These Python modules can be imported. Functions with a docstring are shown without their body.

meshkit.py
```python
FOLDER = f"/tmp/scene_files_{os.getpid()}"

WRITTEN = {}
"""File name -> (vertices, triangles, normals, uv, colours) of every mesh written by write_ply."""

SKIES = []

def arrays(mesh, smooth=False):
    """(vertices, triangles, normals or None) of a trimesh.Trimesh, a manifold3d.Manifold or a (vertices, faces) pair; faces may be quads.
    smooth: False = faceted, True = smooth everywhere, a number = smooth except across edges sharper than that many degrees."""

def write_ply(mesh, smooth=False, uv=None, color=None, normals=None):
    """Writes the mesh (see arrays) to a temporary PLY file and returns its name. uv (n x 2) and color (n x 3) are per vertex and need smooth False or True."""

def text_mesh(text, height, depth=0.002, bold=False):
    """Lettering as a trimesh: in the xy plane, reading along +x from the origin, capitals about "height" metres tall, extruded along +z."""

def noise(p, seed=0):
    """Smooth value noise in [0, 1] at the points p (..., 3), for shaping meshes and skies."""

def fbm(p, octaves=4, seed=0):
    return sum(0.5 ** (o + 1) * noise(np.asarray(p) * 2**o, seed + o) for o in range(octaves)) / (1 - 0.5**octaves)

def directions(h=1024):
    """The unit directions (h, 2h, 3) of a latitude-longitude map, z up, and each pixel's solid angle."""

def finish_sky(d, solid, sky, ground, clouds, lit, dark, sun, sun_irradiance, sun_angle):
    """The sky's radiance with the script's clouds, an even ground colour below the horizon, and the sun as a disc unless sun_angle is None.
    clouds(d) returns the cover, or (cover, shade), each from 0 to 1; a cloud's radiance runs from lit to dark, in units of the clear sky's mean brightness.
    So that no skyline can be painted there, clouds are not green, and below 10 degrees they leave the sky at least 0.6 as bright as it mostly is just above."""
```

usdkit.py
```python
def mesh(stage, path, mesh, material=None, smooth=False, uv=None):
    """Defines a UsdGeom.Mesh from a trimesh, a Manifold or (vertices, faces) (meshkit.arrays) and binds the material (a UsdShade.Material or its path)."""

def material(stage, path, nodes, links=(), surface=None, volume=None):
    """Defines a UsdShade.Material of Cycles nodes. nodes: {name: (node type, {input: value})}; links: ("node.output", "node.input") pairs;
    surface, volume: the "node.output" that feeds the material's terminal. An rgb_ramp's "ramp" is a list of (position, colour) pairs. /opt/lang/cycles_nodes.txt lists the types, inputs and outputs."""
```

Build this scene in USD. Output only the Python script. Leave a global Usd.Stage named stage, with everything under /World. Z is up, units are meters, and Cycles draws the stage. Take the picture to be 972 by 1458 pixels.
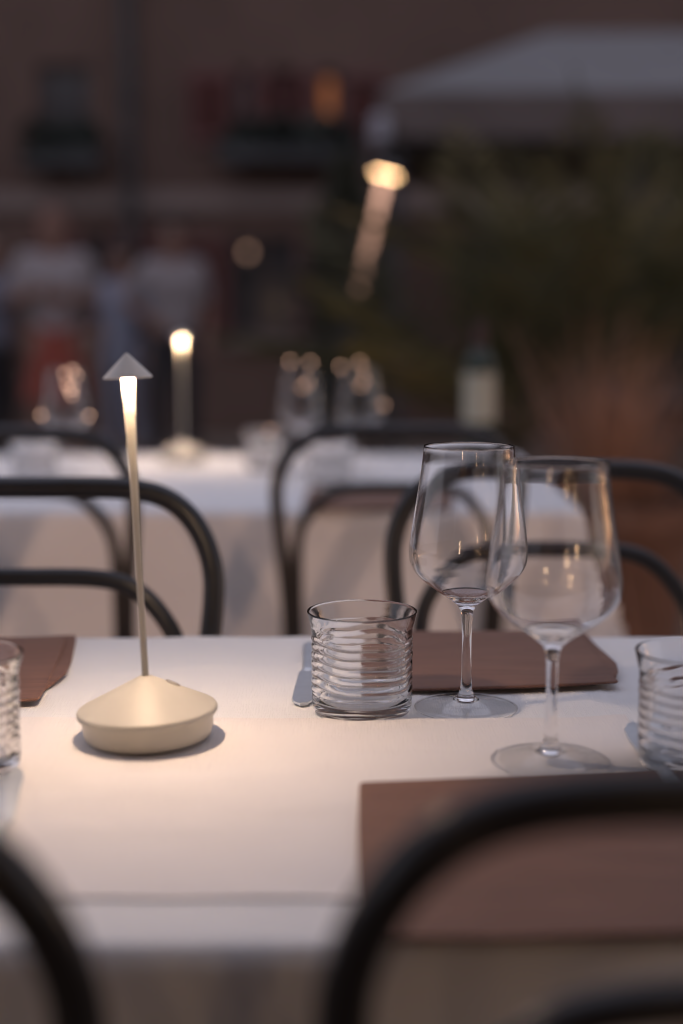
import math, random
import numpy as np, trimesh, manifold3d, usdkit, meshkit
from pxr import Usd, UsdGeom, UsdLux, UsdShade, Gf, Sdf
from shapely.geometry import Polygon

random.seed(7); rng = np.random.default_rng(7)
stage = Usd.Stage.CreateInMemory()
UsdGeom.SetStageUpAxis(stage, 'Z'); UsdGeom.SetStageMetersPerUnit(stage, 1.0)
UsdGeom.Xform.Define(stage, '/World'); UsdGeom.Scope.Define(stage, '/World/Looks')

# ------------------------------------------------------------------ camera, sky, sun
CAM_Z, PITCH, FOCAL = 1.08, 7.8, 50.0
cam = UsdGeom.Camera.Define(stage, '/World/camera')
cam.AddTranslateOp().Set((0, 0, CAM_Z)); cam.AddRotateXOp().Set(90 - PITCH)
cam.CreateFocalLengthAttr(FOCAL); cam.CreateHorizontalApertureAttr(24.0); cam.CreateVerticalApertureAttr(36.0)
cam.CreateClippingRangeAttr((0.05, 400.0))
cam.CreateFStopAttr(1.7); cam.CreateFocusDistanceAttr(1.20)
cam.CreateExposureAttr(0.0)

SUN_EL, SUN_AZ = math.radians(3.0), math.radians(60.0)
SKY = 0.146
usdkit.material(stage, '/World/Looks/sky', {
    'sky': ('sky_texture', {'sky_type': 'single_scattering', 'sun_disc': False, 'sun_elevation': SUN_EL, 'sun_rotation': SUN_AZ}),
    'tc': ('texture_coordinate', {}),
    'n': ('noise_texture', {'scale': 2.2, 'detail': 5.0, 'roughness': 0.55}),
    'r': ('rgb_ramp', {'ramp': [(0.3, (0.35, 0.35, 0.35)), (0.7, (0.85, 0.85, 0.85))]}),
    'm': ('mix', {'color2': (5.7, 5.45, 6.7)}),
    'bg': ('background_shader', {'strength': SKY}),
}, [('tc.generated', 'n.vector'), ('n.fac', 'r.fac'), ('r.color', 'm.fac'), ('sky.color', 'm.color1'), ('m.color', 'bg.color')], surface='bg.background')
dome = UsdLux.DomeLight.Define(stage, '/World/sky')
UsdShade.MaterialBindingAPI.Apply(dome.GetPrim()).Bind(UsdShade.Material.Get(stage, '/World/Looks/sky'))
dome.GetPrim().SetCustomDataByKey('kind', 'structure')
sun = UsdLux.DistantLight.Define(stage, '/World/sun')
sun.CreateNormalizeAttr(True); sun.CreateIntensityAttr(0.02); sun.CreateAngleAttr(12.0); sun.CreateColorAttr((1.0, 0.82, 0.66))
sd = np.array([math.sin(SUN_AZ) * math.cos(SUN_EL), math.cos(SUN_AZ) * math.cos(SUN_EL), math.sin(SUN_EL)])
q = Gf.Rotation(Gf.Vec3d(0, 0, -1), Gf.Vec3d(*(-sd))).GetQuat()
sun.AddOrientOp().Set(Gf.Quatf(q))

# ------------------------------------------------------------------ layout helper: where a sight line meets a height or a depth
F_PX = FOCAL / 24.0 * 972
def ray(px, py):
    a, b = (px - 486) / F_PX, (729 - py) / F_PX
    p = math.radians(PITCH)
    return np.array([a, math.cos(p) + b * math.sin(p), -math.sin(p) + b * math.cos(p)])
def at_z(px, py, z):
    d = ray(px, py); t = (z - CAM_Z) / d[2]
    return np.array([0, 0, CAM_Z]) + d * t
def at_y(px, py, y):
    d = ray(px, py)
    return np.array([0, 0, CAM_Z]) + d * (y / d[1])

# ------------------------------------------------------------------ scene-graph helpers
used = {}
def numbered(path):
    if path not in used:
        used[path] = 0
        return path
    used[path] += 1
    return f'{path}_{used[path]:03d}'
def tag(prim, label=None, cat=None, group=None, kind=None):
    p = prim if isinstance(prim, Usd.Prim) else prim.GetPrim()
    for k, v in (('label', label), ('category', cat), ('group', group), ('kind', kind)):
        if v: p.SetCustomDataByKey(k, v)
    return p
def thing(name, label, cat, loc=(0, 0, 0), rotz=0.0, group=None, tilt=None):
    x = UsdGeom.Xform.Define(stage, numbered('/World/' + name))
    x.AddTranslateOp().Set(tuple(map(float, loc))); x.AddRotateZOp().Set(float(rotz))
    if tilt: x.AddRotateYOp().Set(float(tilt))
    return tag(x, label, cat, group)
def obj(name, mesh, mat, parent=None, smooth=40, label=None):
    base = (parent.GetPath().pathString if parent is not None else '/World') + '/' + name
    m = usdkit.mesh(stage, numbered(base), mesh, MAT[mat], smooth=smooth)
    return tag(m, label)
def dup(src, label, loc, rotz=0.0, group=None, tilt=None):
    was = src.GetCustomData()
    name = src.GetName()
    r = thing(name, label, was['category'], loc, rotz, group or was.get('group'), tilt)
    r.GetReferences().AddInternalReference(src.GetPath()); r.SetInstanceable(True)
    return r

# ------------------------------------------------------------------ mesh helpers
def cat(*ms):
    flat = []
    for m in ms: flat += m if isinstance(m, list) else [m]
    return trimesh.util.concatenate(flat)
def tm(man):
    m = man.to_mesh()
    return trimesh.Trimesh(m.vert_properties[:, :3], m.tri_verts, process=False)
def box(x0, x1, y0, y1, z0, z1, r=0.0):
    if r > 0:
        s = manifold3d.Manifold.sphere(r, 12)
        xs = [(x0 + r, x1 - r), (y0 + r, y1 - r), (z0 + r, z1 - r)]
        return tm(manifold3d.Manifold.batch_hull([s.translate((xs[0][i], xs[1][j], xs[2][k])) for i in (0, 1) for j in (0, 1) for k in (0, 1)]))
    b = trimesh.creation.box((x1 - x0, y1 - y0, z1 - z0)); b.apply_translation(((x0 + x1) / 2, (y0 + y1) / 2, (z0 + z1) / 2))
    return b
def grid_faces(n, m, wrap=False):
    f = []
    i, j = np.meshgrid(np.arange(n - 1), np.arange(m if wrap else m - 1), indexing='ij')
    a = i * m + j; b = i * m + (j + 1) % m; c = (i + 1) * m + (j + 1) % m; d = (i + 1) * m + j
    return np.stack([a, b, c, d], -1).reshape(-1, 4)
def quads(v, f):
    f = np.asarray(f)
    return trimesh.Trimesh(np.asarray(v, float), np.vstack([f[:, [0, 1, 2]], f[:, [0, 2, 3]]]), process=False)
def spline(pts, n):
    from scipy.interpolate import CubicSpline
    p = np.asarray(pts, float)
    t = np.r_[0, np.cumsum(np.sqrt(np.linalg.norm(np.diff(p, axis=0), axis=1)))]
    return CubicSpline(t, p)(np.linspace(0, t[-1], n))
def tube(pts, r, sides=14):
    p = np.asarray(pts, float); n = len(p); r = np.broadcast_to(r, (n,))
    t = np.gradient(p, axis=0); t /= np.linalg.norm(t, axis=1, keepdims=True)
    ref = np.array([0, 1.0, 0]) if abs(t[0][1]) < .9 else np.array([1.0, 0, 0])
    u = ref - t[0] * (ref @ t[0]); u /= np.linalg.norm(u); us = [u]
    for k in range(1, n):
        u = us[-1] - t[k] * (us[-1] @ t[k]); us.append(u / np.linalg.norm(u))
    us = np.array(us); w = np.cross(t, us)
    a = np.arange(sides) * 2 * math.pi / sides
    v = p[:, None] + r[:, None, None] * (np.cos(a)[None, :, None] * us[:, None] + np.sin(a)[None, :, None] * w[:, None])
    v = v.reshape(-1, 3)
    m = quads(v, grid_faces(n, sides, True))
    c0, c1 = len(v), len(v) + 1
    k = np.arange(sides); e = (n - 1) * sides
    caps = np.vstack([np.stack([np.full(sides, c0), (k + 1) % sides, k], 1), np.stack([np.full(sides, c1), e + k, e + (k + 1) % sides], 1)])
    m = trimesh.Trimesh(np.vstack([v, p[:1], p[-1:]]), np.vstack([m.faces, caps]), process=False)
    m.fix_normals()
    return m
def lathe(profile, sides=96):
    """closed surface of revolution about z: profile is a list of (r, z) that starts and ends on the axis or closes on itself"""
    p = np.asarray(profile, float); n = len(p)
    a = np.arange(sides) * 2 * math.pi / sides
    v = np.stack([p[:, None, 0] * np.cos(a), p[:, None, 0] * np.sin(a), np.broadcast_to(p[:, None, 1], (n, sides))], -1).reshape(-1, 3)
    m = quads(v, grid_faces(n, sides, True)); m.merge_vertices(); m.update_faces(m.nondegenerate_faces()); m.remove_unreferenced_vertices()
    m.fix_normals()
    return m
def smooth_profile(pts, n):
    """monotone curve through (r, z) points, by arc length"""
    from scipy.interpolate import PchipInterpolator
    p = np.asarray(pts, float); t = np.r_[0, np.cumsum(np.linalg.norm(np.diff(p, axis=0), axis=1))]
    return PchipInterpolator(t, p)(np.linspace(0, t[-1], n))
def rot(m, axis, deg, point=(0, 0, 0)):
    m = m.copy(); m.apply_transform(trimesh.transformations.rotation_matrix(math.radians(deg), axis, point)); return m
def moved(m, d):
    m = m.copy(); m.apply_translation(d); return m

# ------------------------------------------------------------------ materials
MAT = {}
def plain(name, color, rough=0.5, noise=None, vary=0.12, bump=0.0, bscale=200.0, metallic=0.0, coords='object', **kw):
    """principled material; a noise of the given scale varies its colour, another gives it fine relief"""
    nodes = {'p': ('principled_bsdf', {'base_color': color, 'roughness': rough, 'metallic': metallic, **kw}), 'tc': ('texture_coordinate', {})}
    links = []
    if noise:
        lo, hi = tuple(c * (1 - vary) for c in color), tuple(min(1, c * (1 + vary)) for c in color)
        nodes['n'] = ('noise_texture', {'scale': noise, 'detail': 4.0, 'roughness': 0.6})
        nodes['r'] = ('rgb_ramp', {'ramp': [(0.3, lo), (0.7, hi)]})
        links += [('tc.' + coords, 'n.vector'), ('n.fac', 'r.fac'), ('r.color', 'p.base_color')]
    if bump:
        nodes['n2'] = ('noise_texture', {'scale': bscale, 'detail': 3.0})
        nodes['b'] = ('bump', {'strength': bump, 'distance': 0.002})
        links += [('tc.' + coords, 'n2.vector'), ('n2.fac', 'b.height'), ('b.normal', 'p.normal')]
    MAT[name] = usdkit.material(stage, '/World/Looks/' + name, nodes, links, surface='p.BSDF')
def emitter(name, color, strength):
    MAT[name] = usdkit.material(stage, '/World/Looks/' + name, {'e': ('emission', {'color': color, 'strength': strength})}, [], surface='e.emission')

WARM = (1.0, 0.62, 0.33)
emitter('lamp_led', (1.0, 0.70, 0.47), 900.0)
emitter('floor_lamp_glow', (1.0, 0.60, 0.29), 24.0)
for k_, st_ in enumerate((.34, .42, .62, 1.0, 1.5)): emitter(f'painted_stem_glow_{k_}', (1.0, 0.56, 0.40), st_ * 1.15)  # glow fading down the stem, in place of light from the head
emitter('lantern_glow', (1.0, 0.58, 0.40), 0.9)
emitter('added_lamp_glow', (1.0, 0.64, 0.36), 46.0)  # unseen wall lamps added for warm glints in the wine bowls
emitter('added_lantern_glow', (1.0, 0.60, 0.40), 680.0)  # unseen aisle lanterns added to light the second cloth's hanging side
emitter('glint_glow', (1.0, 0.58, 0.40), 4.4)  # beads that stand in for glints on the far glasses
def woven(name, color):
    """white table linen: two crossing sets of slubby threads as relief, faint cloudiness in colour"""
    lo = tuple(c * .965 for c in color)
    MAT[name] = usdkit.material(stage, '/World/Looks/' + name, {
        'tc': ('texture_coordinate', {}), 'm1': ('mapping', {'scale': (45, 800, 60)}), 'm2': ('mapping', {'scale': (800, 45, 60)}),
        'n1': ('noise_texture', {'scale': 1.0, 'detail': 2.0}), 'n2': ('noise_texture', {'scale': 1.0, 'detail': 2.0}), 'ad': ('math', {'math_type': 'add'}),
        'n3': ('noise_texture', {'scale': 5.0, 'detail': 4.0, 'roughness': 0.6}), 'r': ('rgb_ramp', {'ramp': [(0.3, lo), (0.7, color)]}),
        'b': ('bump', {'strength': 0.55, 'distance': 0.0012}), 'p': ('principled_bsdf', {'roughness': 0.85, 'sheen_weight': 0.12})},
        [('tc.object', 'm1.vector'), ('tc.object', 'm2.vector'), ('m1.vector', 'n1.vector'), ('m2.vector', 'n2.vector'), ('n1.fac', 'ad.value1'), ('n2.fac', 'ad.value2'), ('ad.value', 'b.height'),
         ('b.normal', 'p.normal'), ('tc.object', 'n3.vector'), ('n3.fac', 'r.fac'), ('r.color', 'p.base_color')], surface='p.BSDF')
woven('cloth', (0.785, 0.79, 0.80)); woven('overlay_cloth', (0.80, 0.765, 0.75))
# linen: fine weave, brown
MAT['brown_linen'] = usdkit.material(stage, '/World/Looks/brown_linen', {
    'tc': ('texture_coordinate', {}), 'mp': ('mapping', {'scale': (14, 420, 60)}),
    'n': ('noise_texture', {'scale': 1.0, 'detail': 4.0, 'roughness': 0.65}),
    'r': ('rgb_ramp', {'ramp': [(0.25, (0.105, 0.044, 0.027)), (0.75, (0.215, 0.098, 0.062))]}),
    'b': ('bump', {'strength': 0.45, 'distance': 0.001}),
    'p': ('principled_bsdf', {'roughness': 0.75, 'sheen_weight': 0.1})},
    [('tc.object', 'mp.vector'), ('mp.vector', 'n.vector'), ('n.fac', 'r.fac'), ('r.color', 'p.base_color'), ('n.fac', 'b.height'), ('b.normal', 'p.normal')], surface='p.BSDF')
plain('lamp_paint', (0.50, 0.475, 0.415), 0.42, noise=30, vary=0.03, bump=0.12, bscale=1400)
plain('lightened_lamp_paint', (0.72, 0.71, 0.67), 0.5, noise=30, vary=0.02, bump=0.1, bscale=1400)  # the lamp's own paint, lightened so the cap looks better lit
plain('lamp_mark', (0.25, 0.21, 0.16), 0.5)
plain('chair_black', (0.008, 0.0085, 0.011), 0.34, noise=14, vary=0.5, bump=0.12, bscale=90, coat_weight=0.2, coat_roughness=0.2)
plain('cane', (0.30, 0.19, 0.10), 0.6, noise=60, vary=0.3)
plain('steel', (0.66, 0.70, 0.74), 0.42, metallic=1.0, noise=40, vary=0.06)
MAT['glass'] = usdkit.material(stage, '/World/Looks/glass', {'g': ('glass_bsdf', {'color': (1.0, 1.0, 1.0), 'roughness': 0.0, 'IOR': 1.43})}, [], surface='g.BSDF')
MAT['thin_glass'] = usdkit.material(stage, '/World/Looks/thin_glass', {
    'lw': ('layer_weight', {'blend': 0.5}), 'p5': ('math', {'math_type': 'power', 'value2': 4.0}), 'ma': ('math', {'math_type': 'multiply_add', 'value2': 0.38, 'value3': 0.03}),
    't': ('transparent_bsdf', {'color': (0.975, 0.978, 0.98)}), 'g': ('glossy_bsdf', {'color': (1, 1, 1), 'roughness': 0.02}), 'm': ('mix_closure', {})},
    [('lw.facing', 'p5.value1'), ('p5.value', 'ma.value1'), ('ma.value', 'm.fac'), ('t.BSDF', 'm.closure1'), ('g.BSDF', 'm.closure2')], surface='m.closure')
plain('bottle_glass', (0.012, 0.02, 0.012), 0.08)
plain('bottle_label', (0.34, 0.33, 0.26), 0.6, noise=25, vary=0.1)
plain('capsule', (0.03, 0.012, 0.014), 0.3)
plain('paving', (0.16, 0.125, 0.10), 0.8, noise=1.5, vary=0.3, bump=0.4, bscale=25)
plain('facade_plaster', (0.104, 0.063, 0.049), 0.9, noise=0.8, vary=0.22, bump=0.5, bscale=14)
plain('facade_trim', (0.19, 0.145, 0.13), 0.85, noise=3, vary=0.15)
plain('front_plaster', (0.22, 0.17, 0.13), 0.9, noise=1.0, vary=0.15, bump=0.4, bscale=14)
plain('shutter_red', (0.105, 0.038, 0.034), 0.6, noise=5, vary=0.2)
plain('shutter_green', (0.028, 0.034, 0.032), 0.6, noise=5, vary=0.2)
plain('dark_glass', (0.035, 0.038, 0.042), 0.12)
plain('grey_blind', (0.20, 0.18, 0.18), 0.7, noise=4, vary=0.2)
plain('window_frame', (0.09, 0.06, 0.055), 0.6)
emitter('lit_pane', (1.0, 0.33, 0.12), 0.26)
plain('box_plants', (0.022, 0.028, 0.022), 0.8, noise=10, vary=0.4)
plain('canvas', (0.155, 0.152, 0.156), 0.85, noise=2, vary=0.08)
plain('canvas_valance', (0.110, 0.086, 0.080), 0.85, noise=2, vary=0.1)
plain('pale_metal', (0.62, 0.52, 0.46), 0.45, noise=12, vary=0.05)
plain('dark_metal', (0.03, 0.03, 0.032), 0.45, noise=6, vary=0.2)
plain('white_cloth_tie', (0.34, 0.34, 0.38), 0.8)
def leaf(name, lo, hi):
    MAT[name] = usdkit.material(stage, '/World/Looks/' + name, {
        'g': ('geometry', {}), 'r': ('rgb_ramp', {'ramp': [(0.0, lo), (0.7, tuple(.75 * a + .25 * b for a, b in zip(lo, hi))), (1.0, hi)]}),
        'p': ('principled_bsdf', {'roughness': 0.55}), 't': ('translucent_bsdf', {}), 'm': ('mix_closure', {'fac': 0.2})},
        [('g.random_per_island', 'r.fac'), ('r.color', 'p.base_color'), ('r.color', 't.color'), ('p.BSDF', 'm.closure1'), ('t.BSDF', 'm.closure2')], surface='m.closure')
leaf('palm_leaf', (0.060, 0.058, 0.024), (0.190, 0.150, 0.050))
leaf('palm_leaf_pale', (0.13, 0.105, 0.036), (0.26, 0.20, 0.07))
leaf('cypress_leaf', (0.050, 0.050, 0.030), (0.100, 0.085, 0.045))
leaf('brown_leaf', (0.32, 0.165, 0.10), (0.55, 0.30, 0.19))
plain('bark', (0.07, 0.05, 0.035), 0.9, noise=20, vary=0.3)
plain('terracotta', (0.12, 0.058, 0.036), 0.85, noise=8, vary=0.2, bump=0.3, bscale=60)
plain('soil', (0.04, 0.03, 0.02), 1.0, noise=40, vary=0.3)
plain('skin', (0.22, 0.12, 0.088), 0.55, noise=12, vary=0.06)
plain('hair_dark', (0.022, 0.014, 0.011), 0.5)
plain('hair_red', (0.13, 0.045, 0.026), 0.5)
plain('shirt_white', (0.27, 0.24, 0.245), 0.85, noise=9, vary=0.06)
plain('cloth_red', (0.24, 0.05, 0.032), 0.85, noise=9, vary=0.1)
plain('cloth_blue', (0.20, 0.21, 0.27), 0.85, noise=9, vary=0.1)
plain('cloth_dark', (0.03, 0.028, 0.032), 0.85)
plain('shoe', (0.03, 0.025, 0.022), 0.5)

# ------------------------------------------------------------------ the ground and the house across the square
g = box(-300, 300, -300, 300, -0.3, 0.0)
tag(obj('ground', g, 'paving', smooth=False), kind='structure')

WY = 13.0
def wall_rect(x0, y0, x1, y1):
    a, b = at_y(x0, y0, WY), at_y(x1, y1, WY)
    return a[0], b[0], b[2], a[2]           # left, right, bottom, top
house = thing('house', 'dusky plastered house across the square with dark red shutters', 'house')
# openings: (px rect, pane material, shutters, flower box)
upper = [((52, 92, 130, 205), 'dark_glass', None, True),
         ((335, 98, 385, 205), 'grey_blind', 'shutter_red', True),
         ((425, 100, 484, 205), 'lit_pane', 'shutter_red', True),
         ((680, 170, 750, 240), 'dark_glass', None, False)]
lower = [((325, 335, 425, 480), 'dark_glass', 'shutter_red', False),
         ((118, 330, 160, 470), 'dark_glass', 'shutter_red', False),
         ((800, 190, 1010, 560), 'dark_glass', None, False)]
rects = [wall_rect(*o[0]) for o in upper + lower]
outline = Polygon([(-22, 0), (22, 0), (22, 6.6), (-22, 6.6)])
for (l, r, b, t) in rects:
    outline = outline.difference(Polygon([(l, b), (r, b), (r, t), (l, t)]))
wall = trimesh.creation.extrude_polygon(outline, 0.35, engine='earcut')
wall.apply_transform(trimesh.transformations.rotation_matrix(math.pi / 2, [1, 0, 0])); wall.apply_translation((0, WY + 0.35, 0))
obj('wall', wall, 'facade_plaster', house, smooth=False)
rf = cat(box(-22.4, 22.4, WY - 0.5, WY + 6, 6.6, 6.85), box(-22.4, 22.4, WY - 0.62, WY - 0.5, 6.55, 6.8))
obj('roof', rf, 'terracotta', house, smooth=False)
band_z = at_y(300, 287, WY)[2]
obj('string_course', box(-22, 22, WY - 0.06, WY - 0.002, band_z - 0.09, band_z + 0.09, 0.012), 'facade_trim', house)
px = at_y(186, 200, WY)[0]
obj('drainpipe', cat(tube([(px, WY - 0.10, 0.1), (px, WY - 0.10, 4), (px, WY - 0.10, 6.55)], 0.055, 12), [box(px - .075, px + .075, WY - 0.165, WY - 0.003, z, z + .05) for z in (1, 3, 5)]), 'dark_metal', house)
def plants_mesh(l, r, z, n, h):
    v, f = [], []
    for k in range(n):
        c = np.array([rng.uniform(l, r), WY - 0.2 + rng.normal(0, .07), z + rng.random() ** 1.5 * h])
        a, b = rng.normal(size=3) * 0.06, rng.normal(size=3) * 0.05
        i = len(v); v += [c - a, c - b, c + a, c + b]; f.append([i, i + 1, i + 2, i + 3])
    return quads(v, f)
for (l, r, b, t), (_, pane, sh, fb) in zip(rects, upper + lower):
    w = obj('window', cat(box(l, r, WY + .08, WY + .16, t - .06, t), box(l, r, WY + .08, WY + .16, b, b + .07), box(l, l + .06, WY + .08, WY + .16, b + .07, t - .06), box(r - .06, r, WY + .08, WY + .16, b + .07, t - .06),
                          box((l + r) / 2 - .025, (l + r) / 2 + .025, WY + .085, WY + .155, b + .07, t - .06)), 'window_frame', house, smooth=False)
    obj('pane', box(l + .05, r - .05, WY + .11, WY + .125, b + .05, t - .05), pane, w, smooth=False)
    obj('sill', box(l - .08, r + .08, WY - .09, WY - .003, b - .09, b - .003, .01), 'facade_trim', w)
    if sh:
        sw = .42 if b < 3 else .19
        for s in (0, 1):
            x0 = l - sw - .01 if s == 0 else r + .01
            zs = np.arange(b + .12, t - .1, .07)
            obj('shutter', cat([box(x0, x0 + .045, WY - .05, WY - .003, b, t), box(x0 + sw - .045, x0 + sw, WY - .05, WY - .003, b, t), box(x0 + .045, x0 + sw - .045, WY - .05, WY - .003, b, b + .08),
                                box(x0 + .045, x0 + sw - .045, WY - .05, WY - .003, t - .08, t)] + [rot(box(x0 + .045, x0 + sw - .045, WY - .034, WY - .024, z - .04, z + .04), [1, 0, 0], 35, (0, WY - .029, z)) for z in zs]), sh, w, smooth=False)
def flower_box(px0, px1, py0, py1):
    l, r, b, t = wall_rect(px0, py0, px1, py1)
    fb = thing('flower_box', 'long dark flower box under the pair of windows, one of them lit' if px1 - px0 > 150 else 'short dark flower box under the unlit left upper window', 'flower box', (0, 0, 0), group='flower boxes on the house')
    m = (b + t) / 2
    obj('trough', cat(box(l, r, WY - .36, WY - .10, b, m - .02, .015), [box(x - .02, x + .02, WY - .36, WY - .004, b - .05, b - .002) for x in (l + .15, r - .15)]), 'dark_metal', fb)
    tag(obj('foliage', plants_mesh(l + .03, r - .03, m - .06, int(260 * (r - l)), t - m + .12), 'box_plants', fb, smooth=False), kind='stuff')
flower_box(314, 516, 188, 236)
flower_box(40, 150, 192, 244)
# small wall lanterns whose bulbs show as brown discs
def lantern(px, py, label):
    c = at_y(px, py, WY - 0.16)
    t = thing('wall_lantern', label, 'lantern', c, group='lanterns on the house')
    obj('bracket', cat(box(-.04, .04, .13, .157, -.1, .1, .008), tube([(0, .14, .06), (0, .06, .12), (0, 0, .10)], .01, 8)), 'dark_metal', t)
    obj('cap', lathe([(0, .10), (.03, .095), (.075, .05), (.07, .045), (0, .045)], 24), 'dark_metal', t)
    obj('bulb', moved(trimesh.creation.icosphere(2, .035), (0, 0, .005)), 'lantern_glow', t)
    obj('cage', cat([tube([(.06 * math.cos(a), .06 * math.sin(a), .05), (.045 * math.cos(a), .045 * math.sin(a), -.08)], .005, 6) for a in np.arange(4) * math.pi / 2 + .6], lathe([(0, -.085), (.05, -.085), (.05, -.077), (0, -.077)], 20)), 'dark_metal', t)
lantern(353, 360, 'small lit wall lantern in front of the red shuttered ground floor window')
lantern(463, 346, 'small lit wall lantern half hidden by the narrow dark evergreen')

# ------------------------------------------------------------------ canvas pavilion at the upper right
D1, D2 = 9.0, 10.6
c0 = at_y(543, 130, D1); k0 = at_y(780, 46, D2)
ez, rz_, x0, x1, xr = c0[2], k0[2], c0[0], 6.2, k0[0]
pav = thing('canopy', 'grey canvas canopy with a sloping hipped roof and hanging valance', 'canopy')
D3 = 2 * D2 - D1
rv = np.array([(x0, D1, ez), (x1, D1, ez), (x1, D3, ez), (x0, D3, ez), (xr, D2, rz_), (x1 - (xr - x0), D2, rz_)])
def sag_patch(a, b, c, d, n=16, sag=.05):
    """bilinear patch a-b (eave) to d-c (ridge) with a little sag"""
    s, t = np.meshgrid(np.linspace(0, 1, n), np.linspace(0, 1, n))
    s, t = s[..., None], t[..., None]
    p = (a * (1 - s) + b * s) * (1 - t) + (d * (1 - s) + c * s) * t
    p[..., 2] -= (sag * 16 * s * (1 - s) * t * (1 - t))[..., 0]
    return quads(p.reshape(-1, 3), grid_faces(n, n))
sheet = cat(sag_patch(rv[0], rv[1], rv[5], rv[4]), sag_patch(rv[1], rv[2], rv[5], rv[5]), sag_patch(rv[2], rv[3], rv[4], rv[5]), sag_patch(rv[3], rv[0], rv[4], rv[4]))
sheet.merge_vertices(); sheet.update_faces(sheet.nondegenerate_faces()); sheet.fix_normals()
under = sheet.copy(); under.apply_translation((0, 0, -.012)); under.invert()
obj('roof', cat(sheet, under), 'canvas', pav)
vz = c0[2] - at_y(543, 196, D1)[2]
for (p, qn) in ((rv[0], rv[1]), (rv[3], rv[0]), (rv[1], rv[2]), (rv[2], rv[3])):
    L = np.linalg.norm(qn - p); n = int(L * 24); s = np.linspace(0, 1, n)
    dirn = (qn - p) / L; nor = np.array([dirn[1], -dirn[0], 0])
    top = p + (qn - p) * s[:, None]
    bot = top + nor * (.012 * np.sin(s * L * 9))[:, None]; bot[:, 2] -= vz - .03 * np.abs(np.sin(s * L * math.pi / .5)) ** .5 * 0 - .0
    v = np.concatenate([top, (top + bot) / 2, bot, bot - nor * .006, top - nor * .006]); 
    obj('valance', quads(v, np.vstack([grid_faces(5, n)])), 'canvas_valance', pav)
for (x, y) in ((x0 + .1, D1 + .1), (x1 - .1, D1 + .1), (x1 - .1, D3 - .1), (x0 + .1, D3 - .1), (at_y(905, 150, D1 + .2)[0], D1 + .2)):
    obj('post', cat(box(x - .035, x + .035, y - .035, y + .035, 0.012, ez - .02, .006), box(x - .12, x + .12, y - .12, y + .12, 0, .012)), 'dark_metal', pav)
tie_c = at_y(541, 183, D1 - .07)
tie = lathe([(0, .085), (.04, .08), (.06, .04), (.045, .01), (.06, -.03), (.045, -.08), (0, -.09)], 20)
obj('rolled_curtain', moved(tie, tie_c), 'white_cloth_tie', pav)

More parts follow.
